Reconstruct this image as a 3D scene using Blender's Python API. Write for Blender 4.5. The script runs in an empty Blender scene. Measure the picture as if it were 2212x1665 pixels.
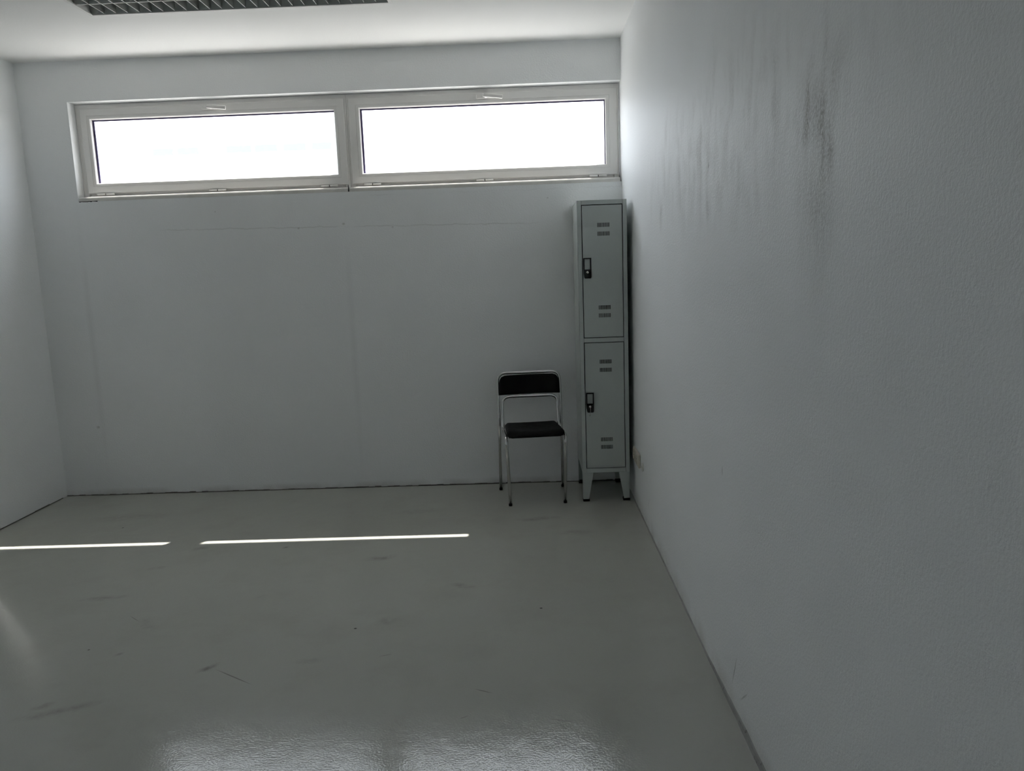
import bpy, bmesh, math, random
from mathutils import Matrix, Vector, noise as mnoise

random.seed(7)
scene = bpy.context.scene
COL = scene.collection
PI = math.pi

# ------------------------------------------------------------------ camera
# world: right wall x = 0, window wall y = 0, floor z = 0, metres
F_PX = 1668.1
CAM = (-0.6247, -5.0257, 1.4365)
YAW, PITCH, ROLL = 0.02255, -0.15259, 0.03534
cam_data = bpy.data.cameras.new('camera')
cam_data.sensor_fit = 'HORIZONTAL'
cam_data.sensor_width = 36.0
cam_data.lens = 36.0 * F_PX / 2212.0
cam_data.clip_start = 0.02
cam_data.clip_end = 300
cam = bpy.data.objects.new('camera', cam_data)
COL.objects.link(cam)
R = Matrix.Rotation(YAW, 3, 'Z') @ Matrix.Rotation(PITCH, 3, 'X') @ Matrix.Rotation(ROLL, 3, 'Y')
right, fwd, up = R.col[0], R.col[1], R.col[2]
M3 = Matrix((right, up, -fwd)).transposed()
cam.matrix_world = Matrix.Translation(CAM) @ M3.to_4x4()
scene.camera = cam

# ------------------------------------------------------------------ sky, sun, exposure
world = bpy.data.worlds.new('sky')
scene.world = world
world.use_nodes = True
wn = world.node_tree
wn.nodes.clear()
wo = wn.nodes.new('ShaderNodeOutputWorld')
bg = wn.nodes.new('ShaderNodeBackground')
bg.inputs['Color'].default_value = (0.885, 0.945, 1.0, 1)     # bright, evenly hazy summer sky
bg.inputs['Strength'].default_value = 1.0
wn.links.new(bg.outputs[0], wo.inputs[0])

SUN_DIR = Vector((0.74, 1.0, 1.99)).normalized()              # towards the sun
sun_d = bpy.data.lights.new('sun', 'SUN')
sun_d.energy = 4.0
sun_d.color = (1.0, 0.955, 0.88)
sun_d.angle = math.radians(0.55)
sun = bpy.data.objects.new('sun', sun_d)
COL.objects.link(sun)
sun.rotation_euler = SUN_DIR.to_track_quat('Z', 'Y').to_euler()
sun.location = (6, 9, 16)

scene.view_settings.view_transform = 'Standard'
scene.view_settings.look = 'None'
scene.view_settings.exposure = 2.84
scene.view_settings.gamma = 1.0
scene.view_settings.use_curve_mapping = False
scene.cycles.max_bounces = 10
scene.cycles.diffuse_bounces = 8
scene.cycles.glossy_bounces = 5
scene.cycles.transparent_max_bounces = 12

# ------------------------------------------------------------------ node helpers
class NT:
    def __init__(self, name):
        self.mat = bpy.data.materials.new(name)
        self.mat.use_nodes = True
        self.t = self.mat.node_tree
        self.b = self.t.nodes['Principled BSDF']
        self.co = self.t.nodes.new('ShaderNodeTexCoord').outputs['Object']

    def set(self, sock, v):
        if isinstance(v, bpy.types.NodeSocket):
            self.t.links.new(v, sock)
        elif v is not None:
            if isinstance(v, (tuple, list)) and len(v) == 3 and sock.type == 'RGBA':
                v = (*v, 1)
            sock.default_value = v

    def math(self, op, a, b=None, c=None, clamp=False):
        n = self.t.nodes.new('ShaderNodeMath')
        n.operation = op
        n.use_clamp = clamp
        for i, v in enumerate((a, b, c)):
            if v is not None:
                self.set(n.inputs[i], v)
        return n.outputs[0]

    def mapping(self, loc=(0, 0, 0), rot=(0, 0, 0), scale=(1, 1, 1), kind='TEXTURE', src=None):
        n = self.t.nodes.new('ShaderNodeMapping')
        n.vector_type = kind
        self.set(n.inputs['Vector'], src or self.co)
        n.inputs['Location'].default_value = loc
        n.inputs['Rotation'].default_value = rot
        n.inputs['Scale'].default_value = scale
        return n.outputs[0]

    def length(self, v):
        n = self.t.nodes.new('ShaderNodeVectorMath')
        n.operation = 'LENGTH'
        self.set(n.inputs[0], v)
        return n.outputs['Value']

    def add_vec(self, a, b):
        n = self.t.nodes.new('ShaderNodeVectorMath')
        n.operation = 'ADD'
        self.set(n.inputs[0], a)
        self.set(n.inputs[1], b)
        return n.outputs[0]

    def scale_vec(self, a, s):
        n = self.t.nodes.new('ShaderNodeVectorMath')
        n.operation = 'SCALE'
        self.set(n.inputs[0], a)
        n.inputs['Scale'].default_value = s
        return n.outputs[0]

    def rng(self, v, f0, f1, t0=0.0, t1=1.0, smooth=False):
        n = self.t.nodes.new('ShaderNodeMapRange')
        n.interpolation_type = 'SMOOTHSTEP' if smooth else 'LINEAR'
        self.set(n.inputs[0], v)
        for i, x in enumerate((f0, f1, t0, t1)):
            n.inputs[1 + i].default_value = x
        return n.outputs[0]

    def noise(self, scale, detail=3, rough=0.55, vec=None, color=False):
        n = self.t.nodes.new('ShaderNodeTexNoise')
        self.set(n.inputs['Vector'], vec or self.co)
        n.inputs['Scale'].default_value = scale
        n.inputs['Detail'].default_value = detail
        n.inputs['Roughness'].default_value = rough
        return n.outputs['Color'] if color else n.outputs[0]

    def mix(self, f, a, b):
        n = self.t.nodes.new('ShaderNodeMix')
        n.data_type = 'RGBA'
        self.set(n.inputs[0], f)
        self.set(n.inputs[6], a)
        self.set(n.inputs[7], b)
        return n.outputs[2]

    def bump(self, h, strength, dist, normal=None):
        n = self.t.nodes.new('ShaderNodeBump')
        n.inputs['Strength'].default_value = strength
        n.inputs['Distance'].default_value = dist
        self.set(n.inputs['Height'], h)
        if normal:
            self.set(n.inputs['Normal'], normal)
        return n.outputs[0]

    def ellipse(self, centre, size, rot=(0, 0, 0), soft=0.5, src=None):
        """1 inside a rotated ellipse, fading out over its outer part"""
        l = self.length(self.mapping(centre, rot, size, src=src))
        return self.rng(l, 1.0, 1.0 - soft)

    def attr(self, name):
        n = self.t.nodes.new('ShaderNodeAttribute')
        n.attribute_name = name
        return n.outputs['Fac']

    def bsdf(self, **kw):
        for k, v in kw.items():
            self.set(self.b.inputs[k.replace('_', ' ')], v)
        return self.mat


def plain(name, col, rough=0.5, metal=0.0, spec=0.5, var=0.06, scale=14, bump=0.0, bscale=200):
    m = NT(name)
    n = m.noise(scale, 4)
    lo = tuple(c * (1 - var) for c in col)
    hi = tuple(min(1, c * (1 + var)) for c in col)
    kw = dict(Base_Color=m.mix(n, lo, hi), Roughness=m.rng(m.noise(scale * 2.3), 0.3, 0.7, rough * 0.88, min(1, rough * 1.12)), Metallic=metal, Specular_IOR_Level=spec)
    if bump:
        kw['Normal'] = m.bump(m.noise(bscale, 2), bump, 0.002)
    return m.bsdf(**kw)


# ------------------------------------------------------------------ materials
def wall_material(name, base=(0.882, 0.90, 0.908), extra=None, rough=0.62, bump=0.35, spec=0.35):
    m = NT(name)
    big = m.noise(0.9, 2)
    col = m.mix(m.rng(big, 0.3, 0.7), tuple(c * 0.97 for c in base), tuple(min(1, c * 1.02) for c in base))
    h = m.math('MULTIPLY', m.noise(105, 2, 0.7), 1.0)
    if extra:
        col, h = extra(m, col, h)
    nrm = m.bump(h, bump, 0.004)
    return m.bsdf(Base_Color=col, Roughness=rough, Specular_IOR_Level=spec, Normal=nrm)


def back_wall_extra(m, col, h):
    # hairline crack running along an old plaster edge
    sep = m.t.nodes.new('ShaderNodeSeparateXYZ')
    m.set(sep.inputs[0], m.co)
    x, z = sep.outputs['X'], sep.outputs['Z']
    wob = m.math('MULTIPLY', m.math('SUBTRACT', m.noise(9, 4, 0.65, vec=m.mapping(scale=(1, 1, 1000), kind='TEXTURE')), 0.5), 0.035)
    line_z = m.math('ADD', m.math('MULTIPLY_ADD', x, -0.0165, 1.698), wob)
    d = m.math('ABSOLUTE', m.math('SUBTRACT', z, line_z))
    span = m.math('MULTIPLY', m.rng(x, -3.05, -2.85), m.rng(x, -0.45, -0.75))
    patch = m.noise(4.2, 3)
    broken = m.rng(patch, 0.36, 0.52)
    crack = m.math('MULTIPLY', m.math('MULTIPLY', m.rng(d, 0.0045, 0.0005), span), broken)
    # roughly filled strip under the windows
    d2 = m.math('ABSOLUTE', m.math('SUBTRACT', z, m.math('ADD', 1.915, m.math('MULTIPLY', wob, 1.5))))
    crack2 = m.math('MULTIPLY', m.math('MULTIPLY', m.rng(d2, 0.004, 0.0005), m.rng(patch, 0.46, 0.62)), m.rng(x, -1.75, -1.5, 0.0, 0.6))
    # vertical stains where two plaster fields meet
    seam = m.ellipse((-1.765, 0, 0.95), (0.028, 9, 0.95), soft=0.9)
    seam = m.math('MAXIMUM', seam, m.ellipse((-3.49, 0, 1.0), (0.03, 9, 1.0), soft=0.9))
    seam = m.math('MULTIPLY', seam, m.rng(patch, 0.3, 0.7, 0.3, 1))
    # small chips
    spots = None
    for (sx, sz, r) in ((-2.071, 1.727, .009), (-1.466, 1.714, .008), (-1.78, 1.745, .012), (-3.52, .47, .014), (-.47, 1.86, .007), (-2.6, 1.85, .006)):
        e = m.ellipse((sx, 0, sz), (r, 9, r * .8), soft=0.6)
        spots = e if spots is None else m.math('MAXIMUM', spots, e)
    # grime just above the floor
    base = m.math('MULTIPLY', m.rng(z, 0.05, 0.0), m.rng(patch, 0.35, 0.6))
    col = m.mix(m.math('MULTIPLY', seam, 0.16), col, (0.45, 0.45, 0.45))
    col = m.mix(m.math('MULTIPLY', m.math('MAXIMUM', crack, crack2), 0.32), col, (0.42, 0.42, 0.40))
    col = m.mix(m.math('MULTIPLY', spots, 0.4), col, (0.35, 0.35, 0.34))
    col = m.mix(m.math('MULTIPLY', base, 0.55), col, (0.38, 0.36, 0.31))
    return col, h


def right_wall_extra(m, col, h):
    dirt = m.math('MULTIPLY', m.attr('dirt'), m.rng(m.noise(120, 2, 0.6), 0.34, 0.62, 0.45, 1.15))
    col = m.mix(dirt, col, (0.27, 0.265, 0.24))
    # insect, knocks and a curved scuff low down
    for (cy, cz, ry, rz, rx, s) in ((-2.342, 1.748, .006, .014, 0, .8), (-2.72, .14, .004, .075, 24, .55), (-2.83, .115, .004, .06, 50, .4),
                                    (-1.0, .16, .004, .05, 30, .3), (-2.55, .75, .006, .02, 0, .4)):
        e = m.ellipse((0, cy, cz), (9, ry, rz), rot=(math.radians(rx), 0, 0), soft=0.7)
        col = m.mix(m.math('MULTIPLY', e, s), col, (0.2, 0.2, 0.19))
    sep = m.t.nodes.new('ShaderNodeSeparateXYZ')
    m.set(sep.inputs[0], m.co)
    base = m.math('MULTIPLY', m.rng(sep.outputs['Z'], 0.09, 0.0), m.rng(m.noise(6, 2), 0.3, 0.65))
    col = m.mix(m.math('MULTIPLY', base, 0.5), col, (0.46, 0.44, 0.38))
    return col, h


def floor_material():
    m = NT('grey_epoxy_floor')
    big = m.rng(m.noise(0.8, 2), 0.3, 0.7)
    col = m.mix(big, (0.40, 0.405, 0.362), (0.445, 0.45, 0.405))
    cloud = m.math('MULTIPLY', m.rng(m.noise(3.2, 4, 0.6), 0.5, 0.72), 0.22)
    col = m.mix(cloud, col, (0.30, 0.29, 0.25))
    mod = m.rng(m.noise(24, 3, 0.65), 0.32, 0.62, 0.15, 1)
    col = m.mix(m.math('MULTIPLY', m.attr('smear'), mod), col, (0.13, 0.125, 0.11))
    # sharp scratches
    lines = ((-1.733, -2.432, .118, .0035, -33, .6), (-.815, -2.566, .04, .003, -25, .6), (-1.2, -2.30, .03, .003, 20, .4),
             (-.55, -2.75, .05, .004, -15, .4), (-2.35, -1.93, .05, .003, -40, .4), (-.87, -2.72, .02, .003, 30, .4))
    for (x, y, a, b, r, s) in lines:
        e = m.ellipse((x, y, 0), (a, b, 9), rot=(0, 0, math.radians(r)), soft=0.6)
        col = m.mix(m.math('MULTIPLY', e, s), col, (0.12, 0.115, 0.10))
    # pale scratch
    pl = m.ellipse((-.74, -2.90, 0), (.17, .006, 9), rot=(0, 0, math.radians(28)), soft=0.8)
    col = m.mix(m.math('MULTIPLY', pl, 0.35), col, (0.70, 0.70, 0.68))
    # scattered dark specks
    vo = m.t.nodes.new('ShaderNodeTexVoronoi')
    m.set(vo.inputs['Vector'], m.co)
    vo.inputs['Scale'].default_value = 3.4
    vo.inputs['Randomness'].default_value = 1.0
    sc = m.t.nodes.new('ShaderNodeSeparateColor')
    m.set(sc.inputs[0], vo.outputs['Color'])
    speck = m.math('MULTIPLY', m.rng(vo.outputs['Distance'], 0.026, 0.016), m.math('GREATER_THAN', sc.outputs[0], 0.35))
    col = m.mix(m.math('MULTIPLY', speck, 0.8), col, (0.05, 0.05, 0.045))
    h = m.math('ADD', m.math('MULTIPLY', m.noise(140, 1, 0.5), 0.38), m.math('MULTIPLY', m.noise(14, 1), 0.6))
    nrm = m.bump(h, 0.22, 0.004)
    rough = m.rng(big, 0.0, 1.0, 0.095, 0.135)
    return m.bsdf(Base_Color=col, Roughness=rough, Specular_IOR_Level=0.35, Normal=nrm)


MAT = {}
MAT['wall'] = wall_material('white_wall_paint')
MAT['wall_back'] = wall_material('white_wall_paint_cracked', extra=back_wall_extra)
MAT['wall_right'] = wall_material('white_wall_paint_streaked', extra=right_wall_extra, rough=0.55, bump=0.36, spec=0.25)
MAT['ceiling'] = wall_material('white_ceiling_paint', base=(0.90, 0.905, 0.895), rough=0.75, bump=0.15)
MAT['floor'] = floor_material()
MAT['pvc'] = plain('white_window_plastic', (0.82, 0.81, 0.79), 0.32, var=0.02)
MAT['pvc_dirty'] = plain('weathered_window_plastic', (0.66, 0.65, 0.62), 0.5, var=0.25, scale=9)
MAT['gasket'] = plain('dark_rubber_violet_fringe', (0.04, 0.03, 0.10), 0.6)  # violet lens fringe round the bright panes is put into the rubber colour
MAT['gap'] = plain('black_joint', (0.015, 0.015, 0.014), 0.8)
MAT['joint'] = plain('grimy_floor_joint', (0.12, 0.115, 0.10), 0.7, var=0.4, scale=20)
MAT['upstand'] = plain('floor_coating_edge', (0.30, 0.30, 0.285), 0.3, var=0.25, scale=25)
MAT['locker'] = plain('light_grey_steel_paint', (0.505, 0.545, 0.525), 0.42, var=0.03, bump=0.08, bscale=260)
MAT['black'] = plain('black_plastic', (0.006, 0.006, 0.0065), 0.45, spec=0.3)
MAT['steel'] = plain('nickel_steel', (0.62, 0.62, 0.60), 0.22, metal=1.0, var=0.03)
MAT['chrome'] = plain('worn_chrome', (0.68, 0.68, 0.67), 0.09, metal=1.0, var=0.06, scale=60)
MAT['vinyl'] = plain('black_vinyl', (0.0025, 0.0025, 0.003), 0.55, spec=0.12, var=0.2, bump=0.12, bscale=350)
MAT['rubber'] = plain('black_rubber', (0.012, 0.012, 0.012), 0.7)
MAT['lamp_white'] = plain('white_sheet_steel', (0.80, 0.80, 0.78), 0.4, var=0.02)
MAT['louvre'] = plain('satin_aluminium', (0.46, 0.475, 0.455), 0.38, metal=0.85, var=0.03)
MAT['tube'] = plain('white_tube_glass', (0.86, 0.86, 0.84), 0.25, var=0.01)
MAT['socket'] = plain('aged_cream_plastic', (0.62, 0.575, 0.49), 0.4, var=0.04)
MAT['cover'] = plain('off_white_plastic', (0.70, 0.69, 0.65), 0.45, var=0.02)
MAT['sill_metal'] = plain('grey_coated_aluminium', (0.78, 0.78, 0.77), 0.27, metal=0.9, var=0.03)
MAT['ground'] = plain('pale_paving', (0.20, 0.198, 0.19), 0.9, var=0.1, scale=1.5)
MAT['facade'] = plain('white_render', (0.82, 0.82, 0.80), 0.9, var=0.03, scale=0.5)
MAT['far_window'] = plain('far_window_glass', (0.185, 0.205, 0.20), 0.4, var=0.1)

g = NT('clear_window_glass')
nt = g.t
nt.nodes.remove(g.b)
out = nt.nodes['Material Output']
tr = nt.nodes.new('ShaderNodeBsdfTransparent')
tr.inputs[0].default_value = (0.955, 0.955, 0.965, 1)
gl = nt.nodes.new('ShaderNodeBsdfGlossy')
gl.inputs['Roughness'].default_value = 0.02
lw = nt.nodes.new('ShaderNodeLayerWeight')
fac = g.math('MULTIPLY_ADD', g.math('POWER', lw.outputs['Facing'], 5.0), 0.96, 0.04)   # Schlick, the same from both sides
mx = nt.nodes.new('ShaderNodeMixShader')
nt.links.new(fac, mx.inputs[0])
nt.links.new(tr.outputs[0], mx.inputs[1])
nt.links.new(gl.outputs[0], mx.inputs[2])
nt.links.new(mx.outputs[0], out.inputs[0])
MAT['glass'] = g.mat


# ------------------------------------------------------------------ mesh helpers
def obj(name, bm, mat, parent=None, smooth=False, loc=None):
    me = bpy.data.meshes.new(name)
    bmesh.ops.recalc_face_normals(bm, faces=bm.faces)
    bm.to_mesh(me)
    bm.free()
    if smooth:
        me.polygons.foreach_set('use_smooth', [True] * len(me.polygons))
    me.materials.append(MAT[mat] if isinstance(mat, str) else mat)
    o = bpy.data.objects.new(name, me)
    COL.objects.link(o)
    if parent:
        o.parent = parent
    if loc:
        o.location = loc
    return o


def empty(name, loc=(0, 0, 0), rz=0.0):
    o = bpy.data.objects.new(name, None)
    o.empty_display_size = 0.1
    o.location = loc
    o.rotation_euler = (0, 0, rz)
    COL.objects.link(o)
    return o


def tag(o, label, cat, group=None):
    o['label'] = label
    o['category'] = cat
    if group:
        o['group'] = group
    return o


def struct(o, label=None):
    o['kind'] = 'structure'
    if label:
        o['label'] = label
    return o


def box(bm, x0, x1, y0, y1, z0, z1):
    vs = [bm.verts.new((x, y, z)) for x in (x0, x1) for y in (y0, y1) for z in (z0, z1)]
    for f in ((0, 1, 3, 2), (4, 6, 7, 5), (0, 4, 5, 1), (2, 3, 7, 6), (0, 2, 6, 4), (1, 5, 7, 3)):
        bm.faces.new([vs[i] for i in f])
    return vs


def bevel_box(x0, x1, y0, y1, z0, z1, r=0.002, seg=2):
    bm = bmesh.new()
    box(bm, x0, x1, y0, y1, z0, z1)
    bmesh.ops.recalc_face_normals(bm, faces=bm.faces)
    bmesh.ops.bevel(bm, geom=list(bm.edges), offset=r, segments=seg, affect='EDGES', profile=0.5)
    return bm


def prism(bm, pts, axis, a, b):
    """extrude a 2-D outline along axis: axis 0 -> pts are (y,z), 1 -> (x,z), 2 -> (x,y)"""
    def p(u, v, w):
        return ((w, u, v), (u, w, v), (u, v, w))[axis]
    A = [bm.verts.new(p(u, v, a)) for u, v in pts]
    B = [bm.verts.new(p(u, v, b)) for u, v in pts]
    n = len(pts)
    bm.faces.new(A)
    bm.faces.new(B)
    for i in range(n):
        bm.faces.new((A[i], A[(i + 1) % n], B[(i + 1) % n], B[i]))


def cyl(bm, c, r, h, axis='Z', seg=20, r2=None):
    m = Matrix.Translation(c)
    if axis == 'Y':
        m = m @ Matrix.Rotation(PI / 2, 4, 'X')
    elif axis == 'X':
        m = m @ Matrix.Rotation(PI / 2, 4, 'Y')
    bmesh.ops.create_cone(bm, cap_ends=True, segments=seg, radius1=r, radius2=r if r2 is None else r2, depth=h, matrix=m)


def ring_profile(bm, x0, x1, z0, z1, prof):
    """mitred frame: prof = closed list of (inset, y); inset grows towards the middle of the opening"""
    n = len(prof)
    loops = []
    for k in range(4):
        vs = []
        for (i, y) in prof:
            x = x0 + i if k in (0, 3) else x1 - i
            z = z0 + i if k in (0, 1) else z1 - i
            vs.append(bm.verts.new((x, y, z)))
        loops.append(vs)
    for k in range(4):
        a, b = loops[k], loops[(k + 1) % 4]
        for i in range(n):
            bm.faces.new((a[i], a[(i + 1) % n], b[(i + 1) % n], b[i]))


def round_path(pts, radii, seg=8):
    """polyline with rounded corners"""
    P = [Vector(p) for p in pts]
    outp = [P[0]]
    for i in range(1, len(P) - 1):
        r = radii[i] if isinstance(radii, (list, tuple)) else radii
        a = (P[i - 1] - P[i])
        b = (P[i + 1] - P[i])
        la, lb = a.length, b.length
        a.normalize()
        b.normalize()
        ang = a.angle(b)
        if r <= 0 or ang > PI - 0.02:
            outp.append(P[i])
            continue
        t = min(r / math.tan(ang / 2), la * 0.49, lb * 0.49)
        s, e = P[i] + a * t, P[i] + b * t
        for k in range(seg + 1):
            u = k / seg
            outp.append(s * (1 - u) ** 2 + P[i] * 2 * u * (1 - u) + e * u ** 2)
    outp.append(P[-1])
    return outp


def tube(bm, path, r, seg=12):
    path = [Vector(p) for p in path]
    T0 = (path[1] - path[0]).normalized()
    nrm = T0.orthogonal().normalized()
    rings = []
    for i, p in enumerate(path):
        T = (path[min(i + 1, len(path) - 1)] - path[max(i - 1, 0)]).normalized()
        nrm = (nrm - T * nrm.dot(T)).normalized()
        bn = T.cross(nrm)
        rings.append([bm.verts.new(p + (nrm * math.cos(2 * PI * k / seg) + bn * math.sin(2 * PI * k / seg)) * r) for k in range(seg)])
    for a, b in zip(rings, rings[1:]):
        for k in range(seg):
            bm.faces.new((a[k], a[(k + 1) % seg], b[(k + 1) % seg], b[k]))
    bm.faces.new(rings[0])
    bm.faces.new(rings[-1])


# ------------------------------------------------------------------ room shell
W, H, BACK = 3.79, 2.801, -5.75            # width, height, wall behind the camera
T = 0.273                                 # thickness of the outer wall
OX0, OX1, OZ0, OZ1 = -3.476, 0.0, 1.944, 2.556   # window opening



def grid_plane(bm, axis, u0, u1, v0, v1, nu, nv, attr_name, fn):
    """subdivided surface patch with a per-vertex stain value; axis 2 -> z = 0 (u=x, v=y), axis 0 -> x = 0 (u=y, v=z)"""
    lay = bm.verts.layers.float.new(attr_name)
    rows_ = []
    for i in range(nu + 1):
        u = u0 + (u1 - u0) * i / nu
        r_ = []
        for j in range(nv + 1):
            v = v0 + (v1 - v0) * j / nv
            vert = bm.verts.new((u, v, 0) if axis == 2 else (0, u, v))
            vert[lay] = fn(u, v)
            r_.append(vert)
        rows_.append(r_)
    for i in range(nu):
        for j in range(nv):
            q_ = (rows_[i][j], rows_[i + 1][j], rows_[i + 1][j + 1], rows_[i][j + 1])
            bm.faces.new(q_ if axis == 2 else q_[::-1])


def soft_ellipse(u, v, c, size, ang, soft):
    du, dv = u - c[0], v - c[1]
    ca, sa = math.cos(ang), math.sin(ang)
    l = math.hypot((du * ca + dv * sa) / size[0], (-du * sa + dv * ca) / size[1])
    return min(1.0, max(0.0, (1.0 - l) / soft))


def fbm(p, oct_=4, gain=0.6):
    a, t_, n_ = 1.0, 0.0, 0.0
    p = Vector(p)
    for _ in range(oct_):
        t_ += a * mnoise.noise(p)
        n_ += a
        a *= gain
        p = p * 2.03 + Vector((3.1, 1.7, 5.3))
    return 0.5 + 0.5 * t_ / n_ * 1.6


# smears on the floor: x, y, half length, half width, angle, strength
SMEARS = ((-2.518, -1.352, .055, .03, 20, .45), (-2.60, -1.71, .14, .03, 12, .40), (-2.26, -1.98, .12, .02, -50, .30),
                               (-1.857, -2.364, .05, .018, 55, .75), (-1.475, -2.34, .06, .035, 5, .30), (-1.24, -2.00, .05, .05, 0, .30),
                               (-1.41, -1.30, .10, .035, 25, .45), (-1.951, -1.109, .025, .012, 0, .75), (-.948, -1.666, .07, .03, -20, .38),
                               (-2.25, -2.62, .16, .03, 25, .45), (-2.416, -1.094, .05, .018, 10, .50), (-2.27, -2.246, .015, .012, 0, .6),
                               (-1.868, -1.735, .03, .02, 0, .35), (-.60, -.75, .16, .04, 10, .40), (-.40, -1.0, .12, .04, 0, .30), (-2.33, -2.60, .03, .02, 30, .5),
                               (-1.3, -.55, .2, .06, 8, .18), (-3.1, -.5, .3, .1, 10, .2))


def floor_smear(x, y):
    best = 0.0
    wx = x + 0.03 * mnoise.noise(Vector((x * 9, y * 9, 0.3)))
    wy = y + 0.03 * mnoise.noise(Vector((x * 9, y * 9, 7.3)))
    for (cx, cy, a, b_, r, st) in SMEARS:
        if abs(x - cx) < a + 0.1 and abs(y - cy) < a + 0.1:
            best = max(best, st * soft_ellipse(wx, wy, (cx, cy), (a, b_), math.radians(r), 0.9))
    return best


# run-off stains on the right wall: y, z, half width, half height, strength
RUNS = ((-3.245, 1.715, .022, .10, .42), (-3.405, 1.62, .024, .10, .45), (-3.36, 1.69, .022, .09, .30), (-3.35, 1.55, .028, .09, .30),
        (-2.21, 1.85, .035, .13, .24), (-1.85, 1.71, .045, .10, .28), (-1.50, 1.80, .04, .11, .24), (-1.41, 1.66, .04, .10, .26),
        (-2.33, 1.67, .04, .09, .28), (-2.72, 1.69, .04, .09, .20), (-1.56, 1.97, .035, .13, .18), (-3.02, 1.82, .03, .10, .20),
        (-2.62, 1.93, .05, .12, .18), (-1.15, 1.72, .04, .14, .18))


def wall_dirt(y, z):
    if not (1.0 < z < 2.6 and -3.95 < y < -0.5):
        return 0.0
    wy = y + 0.035 * mnoise.noise(Vector((y * 7, z * 5, 2.2))) + 0.012 * mnoise.noise(Vector((y * 25, z * 18, 6.2)))
    wz = z + 0.09 * mnoise.noise(Vector((y * 9, z * 2, 4.4)))
    fine = fbm((wy / 0.045, z / 0.17, 0.0), 4, 0.7)
    wide = fbm((wy / 0.14, z / 0.45, 9.0), 3)
    blot = fbm((y * 9, z * 9, 4.0), 3)
    mixn = 0.45 * fine + 0.3 * wide + 0.25 * blot
    st = min(1.0, max(0.0, (mixn - 0.45) / 0.22))
    zone = soft_ellipse(y, wz, (-2.4, 1.81), (1.55, 0.31), 0, 0.95)
    core = soft_ellipse(wy, wz, (-3.33, 1.64), (0.17, 0.28), 0, 0.9)
    tail = soft_ellipse(wy, wz, (-3.33, 1.48), (0.13, 0.34), 0, 0.95)
    d = zone * st * 0.36 + core * (0.16 + 0.44 * min(1.0, max(0.0, (mixn - 0.40) / 0.24))) + tail * wide * 0.20
    for (cy, cz, ry, rz, s_) in RUNS:
        if abs(y - cy) < 0.12 and abs(z - cz) < 0.25:
            d += s_ * soft_ellipse(wy, wz, (cy, cz), (ry, rz), 0, 0.9) * (0.45 + 0.55 * min(1.0, max(0.0, (blot - 0.35) / 0.3)))
    return min(0.72, d)


bm = bmesh.new()
grid_plane(bm, 2, -W - 0.002, 0.002, BACK - 0.002, 0.002, 200, 300, 'smear', floor_smear)
box(bm, -W - 0.25, 0.25, BACK - 0.25, T, -0.2, -0.001)
struct(obj('floor', bm, 'floor'), 'glossy grey coated floor with scuffs and specks')

# ceiling with the cut-out of the recessed luminaire
LX0, LX1, LY0, LY1 = -2.832, -1.275, -1.430, -0.808
bm = bmesh.new()
box(bm, -W - 0.25, LX0, BACK - 0.25, T, H, H + 0.2)
box(bm, LX1, 0.25, BACK - 0.25, T, H, H + 0.2)
box(bm, LX0, LX1, BACK - 0.25, LY0, H, H + 0.2)
box(bm, LX0, LX1, LY1, T, H, H + 0.2)
box(bm, LX0, LX1, LY0, LY1, H + 0.12, H + 0.2)
struct(obj('ceiling', bm, 'ceiling'), 'white painted ceiling')

bm = bmesh.new()
box(bm, -W, 0.0, 0, T, 0, OZ0)
box(bm, -W, 0.0, 0, T, OZ1, H)
box(bm, -W, OX0, 0, T, OZ0, OZ1)
bmesh.ops.remove_doubles(bm, verts=bm.verts, dist=1e-5)
struct(obj('wall_back', bm, 'wall_back'), 'white wall below and above the strip windows')

bm = bmesh.new()
grid_plane(bm, 0, BACK, T, 0, H, 620, 170, 'dirt', wall_dirt)
box(bm, 0.001, 0.25, BACK, T, 0, H)
struct(obj('wall_right', bm, 'wall_right'), 'white wall with dark vertical run-off streaks')
bm = bmesh.new()
box(bm, -W - 0.25, -W, BACK, T, 0, H)
struct(obj('wall_left', bm, 'wall'), 'plain white wall')
bm = bmesh.new()
box(bm, -W - 0.25, 0.25, BACK - 0.25, BACK, 0, H)
struct(obj('wall_front', bm, 'wall'), 'plain white wall facing the windows')

# grimy joint between floor and walls, and the floor coating turned up the right wall
bm = bmesh.new()
xs = [-W + 0.002 + i * (W - 0.004) / 90 for i in range(91)]
for a, b in zip(xs, xs[1:]):
    hh = 0.004 + 0.005 * random.random()
    box(bm, a, b, -0.003, 0.0, 0, hh)
struct(obj('trim_1', bm, 'joint'), 'dark grimy joint along the foot of the window wall')
bm = bmesh.new()
ys = [BACK + 0.01 + i * (-BACK - 0.02) / 120 for i in range(121)]
prev = None
for y in ys:
    hh = 0.002 + 0.003 * random.random() + (0.022 * min(1, max(0, (-2.35 - y) / 0.5)))
    th = 0.002 + 0.002 * random.random()
    ring = [bm.verts.new(p) for p in ((0, y, 0), (-th - 0.003, y, 0), (-th, y, hh * 0.8), (0, y, hh))]
    if prev:
        for k in range(3):
            bm.faces.new((prev[k], prev[k + 1], ring[k + 1], ring[k]))
    prev = ring
struct(obj('trim_2', bm, 'upstand'), 'grey floor coating turned up along the foot of the streaked wall')
bm = bmesh.new()
for i in range(36):
    y = -W * 0 - 0.05 - i * 0.15
    box(bm, -W, -W + 0.003, y - 0.15, y, 0, 0.004 + 0.004 * random.random())
struct(obj('trim_3', bm, 'joint'), 'dark joint along the foot of the left wall')

# ------------------------------------------------------------------ windows
FY = 0.080        # room-side face of the fixed frames
SY = 0.066        # room-side face of the sashes
GY = 0.098        # glass


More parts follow.
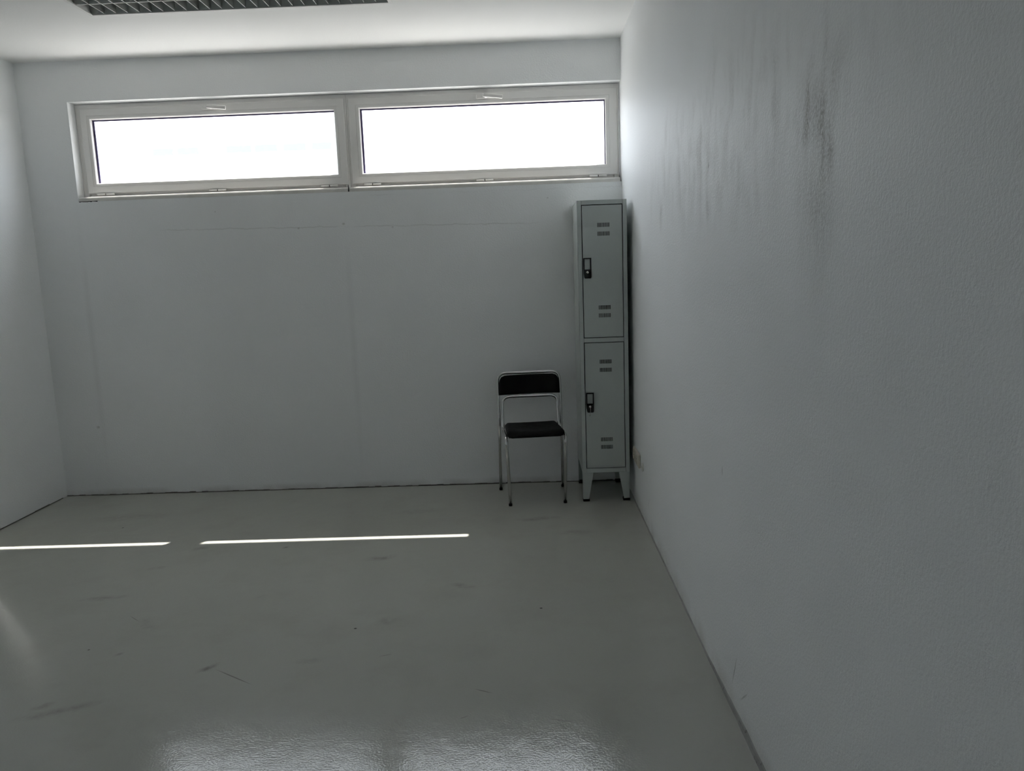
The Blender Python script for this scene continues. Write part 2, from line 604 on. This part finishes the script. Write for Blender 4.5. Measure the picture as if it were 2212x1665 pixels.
def make_window(name, x0, x1, sx0, sx1, gx0, gx1, gz0, gz1, hx, hinges, label):
    root = struct(empty(name, ((x0 + x1) / 2, FY, OZ0)), label)
    ox, oy, oz = root.location

    def add(nm, b, mat, parent=root, smooth=False):
        bmesh.ops.translate(b, verts=b.verts, vec=(-ox, -oy, -oz))
        return obj(nm, b, mat, parent, smooth)
    sz0, sz1 = 1.998, 2.527
    z0, z1 = OZ0 + 0.004, OZ1 - 0.003
    # fixed frame, chamfered towards the opening
    b = bmesh.new()
    ring_profile(b, x0, x1, z0, z1, [(0, FY), (0.030, FY), (0.038, FY + 0.01), (0.062, FY + 0.012), (0.062, FY + 0.07), (0, FY + 0.07)])
    fr_ = add('frame', b, 'pvc')
    # lower ledge with a sloped nose
    b = bmesh.new()
    prism(b, [(0.004, z0 - 0.003), (0.004, 1.9625), (0.0085, 1.9705), (0.020, 1.9730), (FY + 0.006, 1.976), (FY + 0.006, z0 - 0.003)], 0, x0 + 0.003, x1 - 0.003)
    add('ledge', b, 'pvc_dirty', fr_)
    # sash
    b = bmesh.new()
    i = gx0 - sx0
    bead = i - 0.020
    # separate insets left/right/top/bottom differ slightly: scale the ring between two rectangles
    def ring2(prof):
        loops = []
        for k in range(4):
            vs = []
            for (t, y) in prof:
                xl = sx0 + (gx0 - sx0) * t
                xr = sx1 - (sx1 - gx1) * t
                zb = sz0 + (gz0 - sz0) * t
                zt = sz1 - (sz1 - gz1) * t
                vs.append(b.verts.new((xl if k in (0, 3) else xr, y, zb if k in (0, 1) else zt)))
            loops.append(vs)
        n = len(prof)
        for k in range(4):
            A, B = loops[k], loops[(k + 1) % 4]
            for q in range(n):
                b.faces.new((A[q], A[(q + 1) % n], B[(q + 1) % n], B[q]))
    ring2([(0, SY + 0.003), (0.05, SY), (0.66, SY), (0.67, SY + 0.0022), (0.70, SY + 0.0022), (0.71, SY), (0.93, SY + 0.001), (1.0, SY + 0.006), (1.0, GY + 0.004), (0.5, GY + 0.03), (0, FY + 0.05)])
    sash = add('sash', b, 'pvc')
    b = bmesh.new()
    gl_, gr_, gt_, gb_ = 0.0115, 0.006, 0.0085, 0.003
    ya, yb = GY - 0.004, GY + 0.002
    box(b, gx0 - 0.003, gx0 + gl_, ya, yb, gz0 - 0.003, gz1 + 0.003)
    box(b, gx1 - gr_, gx1 + 0.003, ya, yb, gz0 - 0.003, gz1 + 0.003)
    box(b, gx0 + gl_, gx1 - gr_, ya, yb, gz1 - gt_, gz1 + 0.003)
    box(b, gx0 + gl_, gx1 - gr_, ya, yb, gz0 - 0.003, gz0 + gb_)
    add('gasket', b, 'gasket', sash)
    b = bmesh.new()
    box(b, gx0 - 0.003, gx1 + 0.003, GY, GY + 0.004, gz0 - 0.003, gz1 + 0.003)
    add('pane', b, 'glass', sash)
    # handle: back plate and tilted lever
    b = bevel_box(hx - 0.068, hx + 0.045, SY - 0.010, SY, 2.489, 2.517, 0.006, 3)
    hd = add('handle', b, 'pvc', sash, True)
    b = bmesh.new()
    cyl(b, (hx - 0.006, SY - 0.022, 2.503), 0.011, 0.030, 'Y', 20)
    add('spindle', b, 'pvc', hd, True) if False else add('handle_neck', b, 'pvc', sash, True)
    b = bevel_box(-0.016, 0.108, -0.007, 0.007, -0.0125, 0.0125, 0.006, 3)
    bmesh.ops.rotate(b, verts=b.verts, cent=(0, 0, 0), matrix=Matrix.Rotation(math.radians(7), 3, 'Y'))
    bmesh.ops.translate(b, verts=b.verts, vec=(hx - 0.006, SY - 0.042, 2.503))
    add('handle_lever', b, 'pvc', sash, True)
    # hinges: two knuckles each
    for cx in hinges:
        for s in (-1, 1):
            b = bmesh.new()
            cyl(b, (cx + s * 0.0285, SY - 0.009, 1.9905), 0.0068, 0.052, 'X', 14)
            add('hinge_knuckle', b, 'pvc', sash, True)
        b = bmesh.new()
        cyl(b, (cx, SY - 0.009, 1.9905), 0.0055, 0.006, 'X', 12)
        add('hinge_pin', b, 'gap', sash)
    return root


make_window('window_1', -3.474, -1.7335, -3.442, -1.744, -3.379, -1.810, 2.062, 2.459, -2.583, (-3.322, -2.592, -1.866),
            'left strip window with a white frame and a tilted lever handle')
make_window('window_2', -1.7315, -0.006, -1.7175, -0.014, -1.648, -0.090, 2.062, 2.462, -0.834, (-1.588, -0.866, -0.142),
            'right strip window with a white frame, ending at the streaked wall')
# dark open joint where the two frames meet, and the dirty corner gap
b = bmesh.new()
prism(b, [(-1.7385, 1.944), (-1.7300, 1.944), (-1.7325, 1.985), (-1.7355, 1.985)], 1, 0.0020, 0.0045)
struct(obj('trim_4', b, 'gap'), 'black open joint between the two window frames')
b = bmesh.new()
for k in range(10):
    a = -3.472 + k * 0.012
    box(b, a, a + 0.012, -0.0008, 0.006, 1.939 + 0.003 * random.random(), 1.9445 + 0.002 * random.random())
struct(obj('trim_5', b, 'gap'), 'dirty cracked corner under the left window')

# outside sill
b = bmesh.new()
prism(b, [(0.13, 2.012), (T + 0.05, 1.992), (T + 0.05, 1.95), (T + 0.045, 1.95), (T + 0.045, 1.982), (0.13, 2.0)], 0, OX0, OX1)
struct(obj('trim_6', b, 'sill_metal'), 'grey metal sill outside the windows')
b = bmesh.new()
box(b, OX0, OX1, 0.152, T, OZ0, 1.981)
struct(obj('trim_7', b, 'wall'), 'masonry under the outside sill')

# ------------------------------------------------------------------ outside
b = bmesh.new()
box(b, -60, 60, T, 70, -0.30, -0.22)
struct(obj('ground', b, 'ground'), 'sunlit grey paving outside')
bld = empty('apartment_building', (-4, 24, -0.22))
tag(bld, 'long white building far outside, seen faintly through the window panes', 'building')
b = bmesh.new()
box(b, -26, 26, 0, 8, 0, 6.9)
obj('facade', b, 'facade', bld)
for xx, ww in ((-10.1, .7), (-9.2, .75), (-7.4, .9), (-6.35, .8), (-5.3, .8), (-4.25, .7)):
    b = bmesh.new()
    box(b, xx, xx + ww, -0.03, 0.05, 6.13, 6.36)
    obj('far_window', b, 'far_window', bld)

# ------------------------------------------------------------------ recessed louvre luminaire
lamp = empty('ceiling_light', ((LX0 + LX1) / 2, (LY0 + LY1) / 2, H))
tag(lamp, 'recessed ceiling light with a grey metal louvre grid, switched off', 'ceiling light')
lx, ly = (LX1 - LX0) / 2, (LY1 - LY0) / 2
b = bmesh.new()
box(b, -lx, lx, -ly, ly, 0.10, 0.105)
for s in (-1, 1):
    box(b, s * lx - 0.002, s * lx + 0.002, -ly, ly, 0, 0.10)
    box(b, -lx, lx, s * ly - 0.002, s * ly + 0.002, 0, 0.10)
obj('housing', b, 'lamp_white', lamp)
b = bmesh.new()
for (x0, x1, y0, y1) in ((-lx - 0.008, lx + 0.008, ly - 0.010, ly + 0.008), (-lx - 0.008, lx + 0.008, -ly - 0.008, -ly + 0.010),
                         (-lx - 0.008, -lx + 0.010, -ly + 0.010, ly - 0.010), (lx - 0.010, lx + 0.008, -ly + 0.010, ly - 0.010)):
    box(b, x0, x1, y0, y1, -0.004, 0.002)
obj('frame', b, 'lamp_white', lamp)
rows = 4
rd = (2 * ly - 0.02) / rows
for k in range(rows + 1):
    y = -ly + 0.010 + k * rd
    b = bmesh.new()
    prism(b, [(y - 0.002, 0.0), (y + 0.002, 0.0), (y + (0.020 if k < rows else 0.002), 0.055), (y - (0.020 if k > 0 else 0.002), 0.055)], 0, -lx + 0.004, lx - 0.004)
    obj('side_reflector', b, 'louvre', lamp)
me_blade = None
nb = int((2 * lx) / 0.0640)
for k in range(rows):
    y = -ly + 0.010 + k * rd
    for i in range(1, nb + 1):
        x = -lx + 0.012 + i * (2 * lx - 0.024) / (nb + 1)
        if me_blade is None:
            b = bmesh.new()
            A = [b.verts.new(p) for p in ((-0.0012, 0.002, 0.0), (0.0012, 0.002, 0.0), (0.011, 0.020, 0.052), (-0.011, 0.020, 0.052))]
            B = [b.verts.new(p) for p in ((-0.0012, rd - 0.002, 0.0), (0.0012, rd - 0.002, 0.0), (0.011, rd - 0.020, 0.052), (-0.011, rd - 0.020, 0.052))]
            b.faces.new(A)
            b.faces.new(B)
            for q in range(4):
                b.faces.new((A[q], A[(q + 1) % 4], B[(q + 1) % 4], B[q]))
            o = obj('louvre_blade', b, 'louvre', lamp, loc=(x, y, 0.001))
            me_blade = o
        else:
            o = me_blade.copy()
            COL.objects.link(o)
            o.location = (x, y, 0.001)
    b = bmesh.new()
    cyl(b, (0, y + rd / 2, 0.078), 0.013, 2 * lx - 0.06, 'X', 16)
    obj('tube', b, 'tube', lamp, True)

# ------------------------------------------------------------------ steel locker
LKX0, LKX1, LKY0, LKY1 = -0.3165, -0.0300, -0.452, -0.012
cxl, cyl_ = (LKX0 + LKX1) / 2, (LKY0 + LKY1) / 2
lk = empty('locker', (cxl, cyl_, 0))
tag(lk, 'tall narrow light grey steel locker with two doors, standing in the corner', 'locker')
hw, hd_ = (LKX1 - LKX0) / 2, (LKY1 - LKY0) / 2
ZB, ZM0, ZM1, ZT = 0.180, 0.976, 1.001, 1.7995
fyf = -hd_                                    # front plane
t = 0.0025
b = bmesh.new()
box(b, -hw, -hw + t, fyf, hd_, ZB, ZT)
box(b, hw - t, hw, fyf, hd_, ZB, ZT)
box(b, -hw + t, hw - t, fyf + 0.001, hd_, ZT - t, ZT)
box(b, -hw + t, hw - t, fyf + 0.001, hd_, ZB, ZB + t)
box(b, -hw + t, hw - t, hd_ - t, hd_, ZB + t, ZT - t)
box(b, -hw + t, hw - t, fyf + 0.03, hd_ - t, ZM0 + 0.004, ZM0 + 0.008)
obj('body', b, 'locker', lk)
ST = 0.0235
for (x0, x1) in ((-hw, -hw + ST), (hw - ST, hw)):
    b = bevel_box(x0, x1, fyf - 0.001, fyf + 0.024, ZB, ZT, 0.0012, 1)
    obj('stile', b, 'locker', lk)
for (z0, z1) in ((ZB + 0.0005, ZB + 0.026), (ZM0, ZM1), (ZT - 0.025, ZT - 0.0005)):
    b = bevel_box(-hw + ST + 0.0008, hw - ST - 0.0008, fyf - 0.0004, fyf + 0.024, z0, z1, 0.0010, 1)
    obj('rail', b, 'locker', lk)


def make_door(z0, z1, lock_top, has_key, label):
    g_ = 0.0048
    x0, x1 = -hw + ST + g_, hw - ST - g_
    z0 += g_
    z1 -= g_
    # punched slots: two rows near the top, two near the bottom
    cx = 0.0075
    nsl, pitch_, sw = 12, 0.0060, 0.0034
    xb = [x0]
    for i in range(nsl):
        c = cx + (i - (nsl - 1) / 2) * pitch_
        xb += [c - sw / 2, c + sw / 2]
    xb.append(x1)
    hs = 0.024
    lo = z0 + 0.116
    rows_ = [lo, lo + 0.047, z1 - 0.150 + 0.024 - 0.047 + 0.0, z1 - 0.126 + 0.0]
    rows_[2] = z1 - 0.174
    rows_[3] = z1 - 0.124
    zb = [z0]
    for r_ in rows_:
        zb += [r_, r_ + hs]
    zb.append(z1)
    b = bmesh.new()
    yf = fyf + 0.0008
    grid = [[b.verts.new((x, yf, z)) for z in zb] for x in xb]
    for i in range(len(xb) - 1):
        for j in range(len(zb) - 1):
            if i % 2 == 1 and j % 2 == 1:
                continue
            b.faces.new((grid[i][j], grid[i + 1][j], grid[i + 1][j + 1], grid[i][j + 1]))
    ret = bmesh.ops.extrude_face_region(b, geom=list(b.faces))
    vs = [v for v in ret['geom'] if isinstance(v, bmesh.types.BMVert)]
    bmesh.ops.translate(b, verts=vs, vec=(0, 0.0016, 0))
    # folded rim
    for (a0, a1, c0, c1) in ((x0, x0 + 0.002, z0, z1), (x1 - 0.002, x1, z0, z1), (x0 + 0.002, x1 - 0.002, z0, z0 + 0.002), (x0 + 0.002, x1 - 0.002, z1 - 0.002, z1)):
        box(b, a0, a1, yf + 0.0016, yf + 0.018, c0, c1)
    door = obj('door', b, 'locker', lk)
    door['label'] = label
    # black sheet added to paint the interior's shade behind slots and door gaps
    b = bmesh.new()
    box(b, x0 - g_ + 0.0002, x1 + g_ - 0.0002, fyf + 0.0195, fyf + 0.021, z0 - g_, z1 + g_)
    obj('interior_shade_sheet', b, 'black', door)
    # handle: open pull frame above a solid lock body
    hx0, hx1 = -0.113, -0.067
    zt = lock_top
    yy0, yy1 = yf - 0.012, yf - 0.0004
    b = bmesh.new()
    box(b, hx0, hx0 + 0.0065, yy0, yy1, zt - 0.066, zt - 0.0065)
    box(b, hx1 - 0.0065, hx1, yy0, yy1, zt - 0.066, zt - 0.0065)
    box(b, hx0, hx1, yy0, yy1, zt - 0.0065, zt)
    prism(b, [(hx0, zt - 0.066), (hx1, zt - 0.066), (hx1 - 0.0012, zt - 0.112), (hx1 - 0.006, zt - 0.1185), (hx0 + 0.009, zt - 0.1185), (hx0 + 0.0045, zt - 0.113), (hx0 + 0.001, zt - 0.09)], 1, yf - 0.016, yy1)
    hnd = obj('handle', b, 'black', door)
    hnd['label'] = 'black plastic pull handle with lock'
    b = bmesh.new()
    cyl(b, ((hx0 + hx1) / 2 - 0.001, yf - 0.018, zt - 0.083), 0.0075, 0.006, 'Y', 20)
    cyl(b, ((hx0 + hx1) / 2 - 0.001, yf - 0.0215, zt - 0.083), 0.0045, 0.002, 'Y', 16)
    obj('lock_cylinder', b, 'steel', door, True)
    if has_key:
        b = bmesh.new()
        kx, kz = (hx0 + hx1) / 2 - 0.001, zt - 0.083
        cyl(b, (kx, yf - 0.029, kz), 0.003, 0.014, 'Y', 10)
        path = [(kx, yf - 0.036, kz - 0.002), (kx + 0.001, yf - 0.035, kz - 0.020), (kx - 0.002, yf - 0.030, kz - 0.046), (kx - 0.004, yf - 0.030, kz - 0.054)]
        tube(b, path, 0.0016, 8)
        obj('key', b, 'steel', door, True)
    return door


make_door(ZM1, ZT - 0.025, 1.471, False, 'upper locker door, lock without a key')
make_door(ZB + 0.026, ZM0, 0.674, True, 'lower locker door with a key hanging in the lock')
for sx in (-1, 1):
    for sy in (-1, 1):
        b = bmesh.new()
        # front sheet, wide at the top and narrow at the foot
        X = lambda v: sx * (hw - v)
        Y = lambda v: sy * (hd_ - v)
        pts = [(X(0.004), 0.014), (X(0.036), 0.014), (X(0.066), ZB), (X(0.001), ZB)]
        prism(b, pts, 1, Y(0.001), Y(0.003))
        pts = [(Y(0.003), 0.014), (Y(0.036), 0.014), (Y(0.066), ZB), (Y(0.003), ZB)]
        prism(b, pts, 0, X(0.002), X(0.004))
        leg = obj('leg', b, 'locker', lk)
        xa, xb_ = sorted((X(0.001), X(0.041)))
        ya, yb = sorted((Y(-0.001), Y(0.040)))
        b = bevel_box(xa, xb_, ya, yb, 0.0, 0.015, 0.002, 1)
        obj('foot_cap', b, 'rubber', leg)

# ------------------------------------------------------------------ chair
CH = (-0.610, -0.312, 0)
ch = empty('stacking_chair', CH, math.radians(5.5))
tag(ch, 'chrome tube chair with black vinyl seat and back, next to the locker', 'chair')
TR = 0.0098
# local axes: x right, y away from the viewer
outer = [(-0.204, 0.183, 0.012), (-0.200, 0.155, 0.43), (-0.199, 0.165, 0.62), (-0.198, 0.190, 0.766), (0.198, 0.190, 0.766), (0.199, 0.165, 0.62), (0.200, 0.155, 0.43), (0.204, 0.183, 0.012)]
b = bmesh.new()
tube(b, round_path(outer, [0, .25, .25, .055, .055, .25, .25, 0], 10), TR, 14)
bf = obj('back_frame', b, 'chrome', ch, True)
bf['label'] = 'chrome hoop forming rear legs and back'
inner = [(-0.168, -0.170, 0.012), (-0.180, -0.172, 0.425), (-0.180, 0.115, 0.416), (-0.178, 0.138, 0.50), (-0.176, 0.150, 0.618), (0.176, 0.150, 0.618), (0.178, 0.138, 0.50), (0.180, 0.115, 0.416), (0.180, -0.172, 0.425), (0.168, -0.170, 0.012)]
b = bmesh.new()
tube(b, round_path(inner, [0, .05, .05, .2, .05, .05, .2, .05, .05, 0], 10), TR, 14)
sf = obj('seat_frame', b, 'chrome', ch, True)
sf['label'] = 'chrome tube forming front legs, seat rails and lower back hoop'
for (x, y) in ((-0.204, 0.183), (0.204, 0.183), (-0.168, -0.170), (0.168, -0.170)):
    b = bmesh.new()
    cyl(b, (x, y, 0.007), 0.0108, 0.014, 'Z', 16)
    obj('foot_cap', b, 'rubber', ch)


def pad(nx, ny, fn, thick, name, parent):
    """soft closed slab: fn(u, v) -> (mid point, normal); rounded rim"""
    b_ = bmesh.new()
    top, bot = [], []
    for i in range(nx + 1):
        rt, rb = [], []
        for j in range(ny + 1):
            u, v = 2 * i / nx - 1, 2 * j / ny - 1
            p, n = fn(u, v)
            e = min(1 - abs(u), (1 - abs(v)))
            k = min(1.0, e / 0.14)
            th = thick * (0.35 + 0.65 * math.sqrt(max(0, 1 - (1 - k) ** 2)))
            rt.append(b_.verts.new(p + n * th))
            rb.append(b_.verts.new(p - n * th * 0.6))
        top.append(rt)
        bot.append(rb)
    for i in range(nx):
        for j in range(ny):
            b_.faces.new((top[i][j], top[i + 1][j], top[i + 1][j + 1], top[i][j + 1]))
            b_.faces.new((bot[i][j], bot[i][j + 1], bot[i + 1][j + 1], bot[i + 1][j]))
    for i in range(nx):
        b_.faces.new((top[i][0], bot[i][0], bot[i + 1][0], top[i + 1][0]))
        b_.faces.new((top[i][ny], top[i + 1][ny], bot[i + 1][ny], bot[i][ny]))
    for j in range(ny):
        b_.faces.new((top[0][j], top[0][j + 1], bot[0][j + 1], bot[0][j]))
        b_.faces.new((top[nx][j], bot[nx][j], bot[nx][j + 1], top[nx][j + 1]))
    return obj(name, b_, 'vinyl', parent, True)


def seat_fn(u, v):
    # v = -1 front, +1 rear
    wfront, wrear = 0.176, 0.166
    t_ = (v + 1) / 2
    hwid = wfront + (wrear - wfront) * t_
    r = 0.12
    # rounded plan corners
    k = max(0, abs(v) - (1 - 2 * r)) / (2 * r)
    hwid -= 0.030 * (1 - math.sqrt(max(0, 1 - k * k)))
    x = u * hwid
    y = -0.195 + 0.345 * t_
    z = 0.442 - 0.016 * (1 - u * u) * math.sin(PI * t_) - 0.016 * max(0, (0.18 - t_) / 0.18) ** 2 - 0.008 * t_
    return Vector((x, y, z)), Vector((0, -0.5 * max(0, (0.18 - t_) / 0.18), 1)).normalized()


def back_fn(u, v):
    # v = -1 bottom, +1 top
    t_ = (v + 1) / 2
    z = 0.630 + 0.122 * t_
    hwid = 0.192
    k = max(0, t_ - 0.55) / 0.45
    hwid -= 0.040 * (1 - math.sqrt(max(0, 1 - k * k)))
    x = u * hwid
    y = 0.160 + 0.024 * t_ + 0.020 * (1 - u * u) - 0.010
    return Vector((x, y, z)), Vector((0.2 * u, -1, 0.2)).normalized()


s_ = pad(28, 24, seat_fn, 0.020, 'seat', ch)
s_['label'] = 'black vinyl seat pad'
b_ = pad(28, 16, back_fn, 0.014, 'backrest', ch)
b_['label'] = 'black vinyl back pad'
b = bmesh.new()
box(b, -0.165, 0.169, -0.186, 0.135, 0.4215, 0.4250)
obj('seat_pan', b, 'steel', ch)

# ------------------------------------------------------------------ wall socket and blanking cover
so = empty('wall_socket', (0, -0.585, 0.305))
tag(so, 'cream double wall socket on the streaked wall beside the locker', 'socket')
b = bevel_box(-0.012, 0, -0.118, 0.118, -0.040, 0.040, 0.004, 2)
obj('plate', b, 'socket', so)
for s in (-1, 1):
    b = bmesh.new()
    c0 = s * 0.056
    # insert with a dish: square rim plus round recess
    prism(b, [(c0 - 0.046, -0.033), (c0 + 0.046, -0.033), (c0 + 0.046, 0.033), (c0 - 0.046, 0.033)], 0, -0.0145, -0.012)
    ins = obj('socket_insert', b, 'socket', so)
    b = bmesh.new()
    for q in range(24):
        a0, a1 = 2 * PI * q / 24, 2 * PI * (q + 1) / 24
        r0, r1 = 0.0235, 0.027
        P = [b.verts.new((xx, c0 + rr * math.cos(aa), rr * math.sin(aa))) for xx, rr, aa in ((-0.0145, r0, a0), (-0.0145, r1, a0), (-0.0145, r1, a1), (-0.0145, r0, a1), (-0.018, r0, a0), (-0.018, r1, a0), (-0.018, r1, a1), (-0.018, r0, a1))]
        for f in ((4, 5, 6, 7), (0, 3, 7, 4), (1, 5, 6, 2)):
            b.faces.new([P[z] for z in f])
    obj('socket_rim', b, 'socket', ins)
    b = bmesh.new()
    cyl(b, (-0.0148, c0 - 0.0095, 0), 0.003, 0.001, 'X', 10)
    cyl(b, (-0.0148, c0 + 0.0095, 0), 0.003, 0.001, 'X', 10)
    obj('pin_hole', b, 'gap', ins)
cv = empty('blanking_cover', (0, -0.80, 0.300))
tag(cv, 'small round off-white blanking cover beside the wall socket', 'cover')
b = bmesh.new()
cyl(b, (-0.003, 0, 0), 0.027, 0.006, 'X', 28, 0.027)
bmesh.ops.scale(b, verts=b.verts, vec=(1, 1, 0.92))
obj('cover_disc', b, 'cover', cv, True)
b = bmesh.new()
cyl(b, (-0.0065, 0, 0.0), 0.005, 0.002, 'X', 14)
obj('screw', b, 'steel', cv)
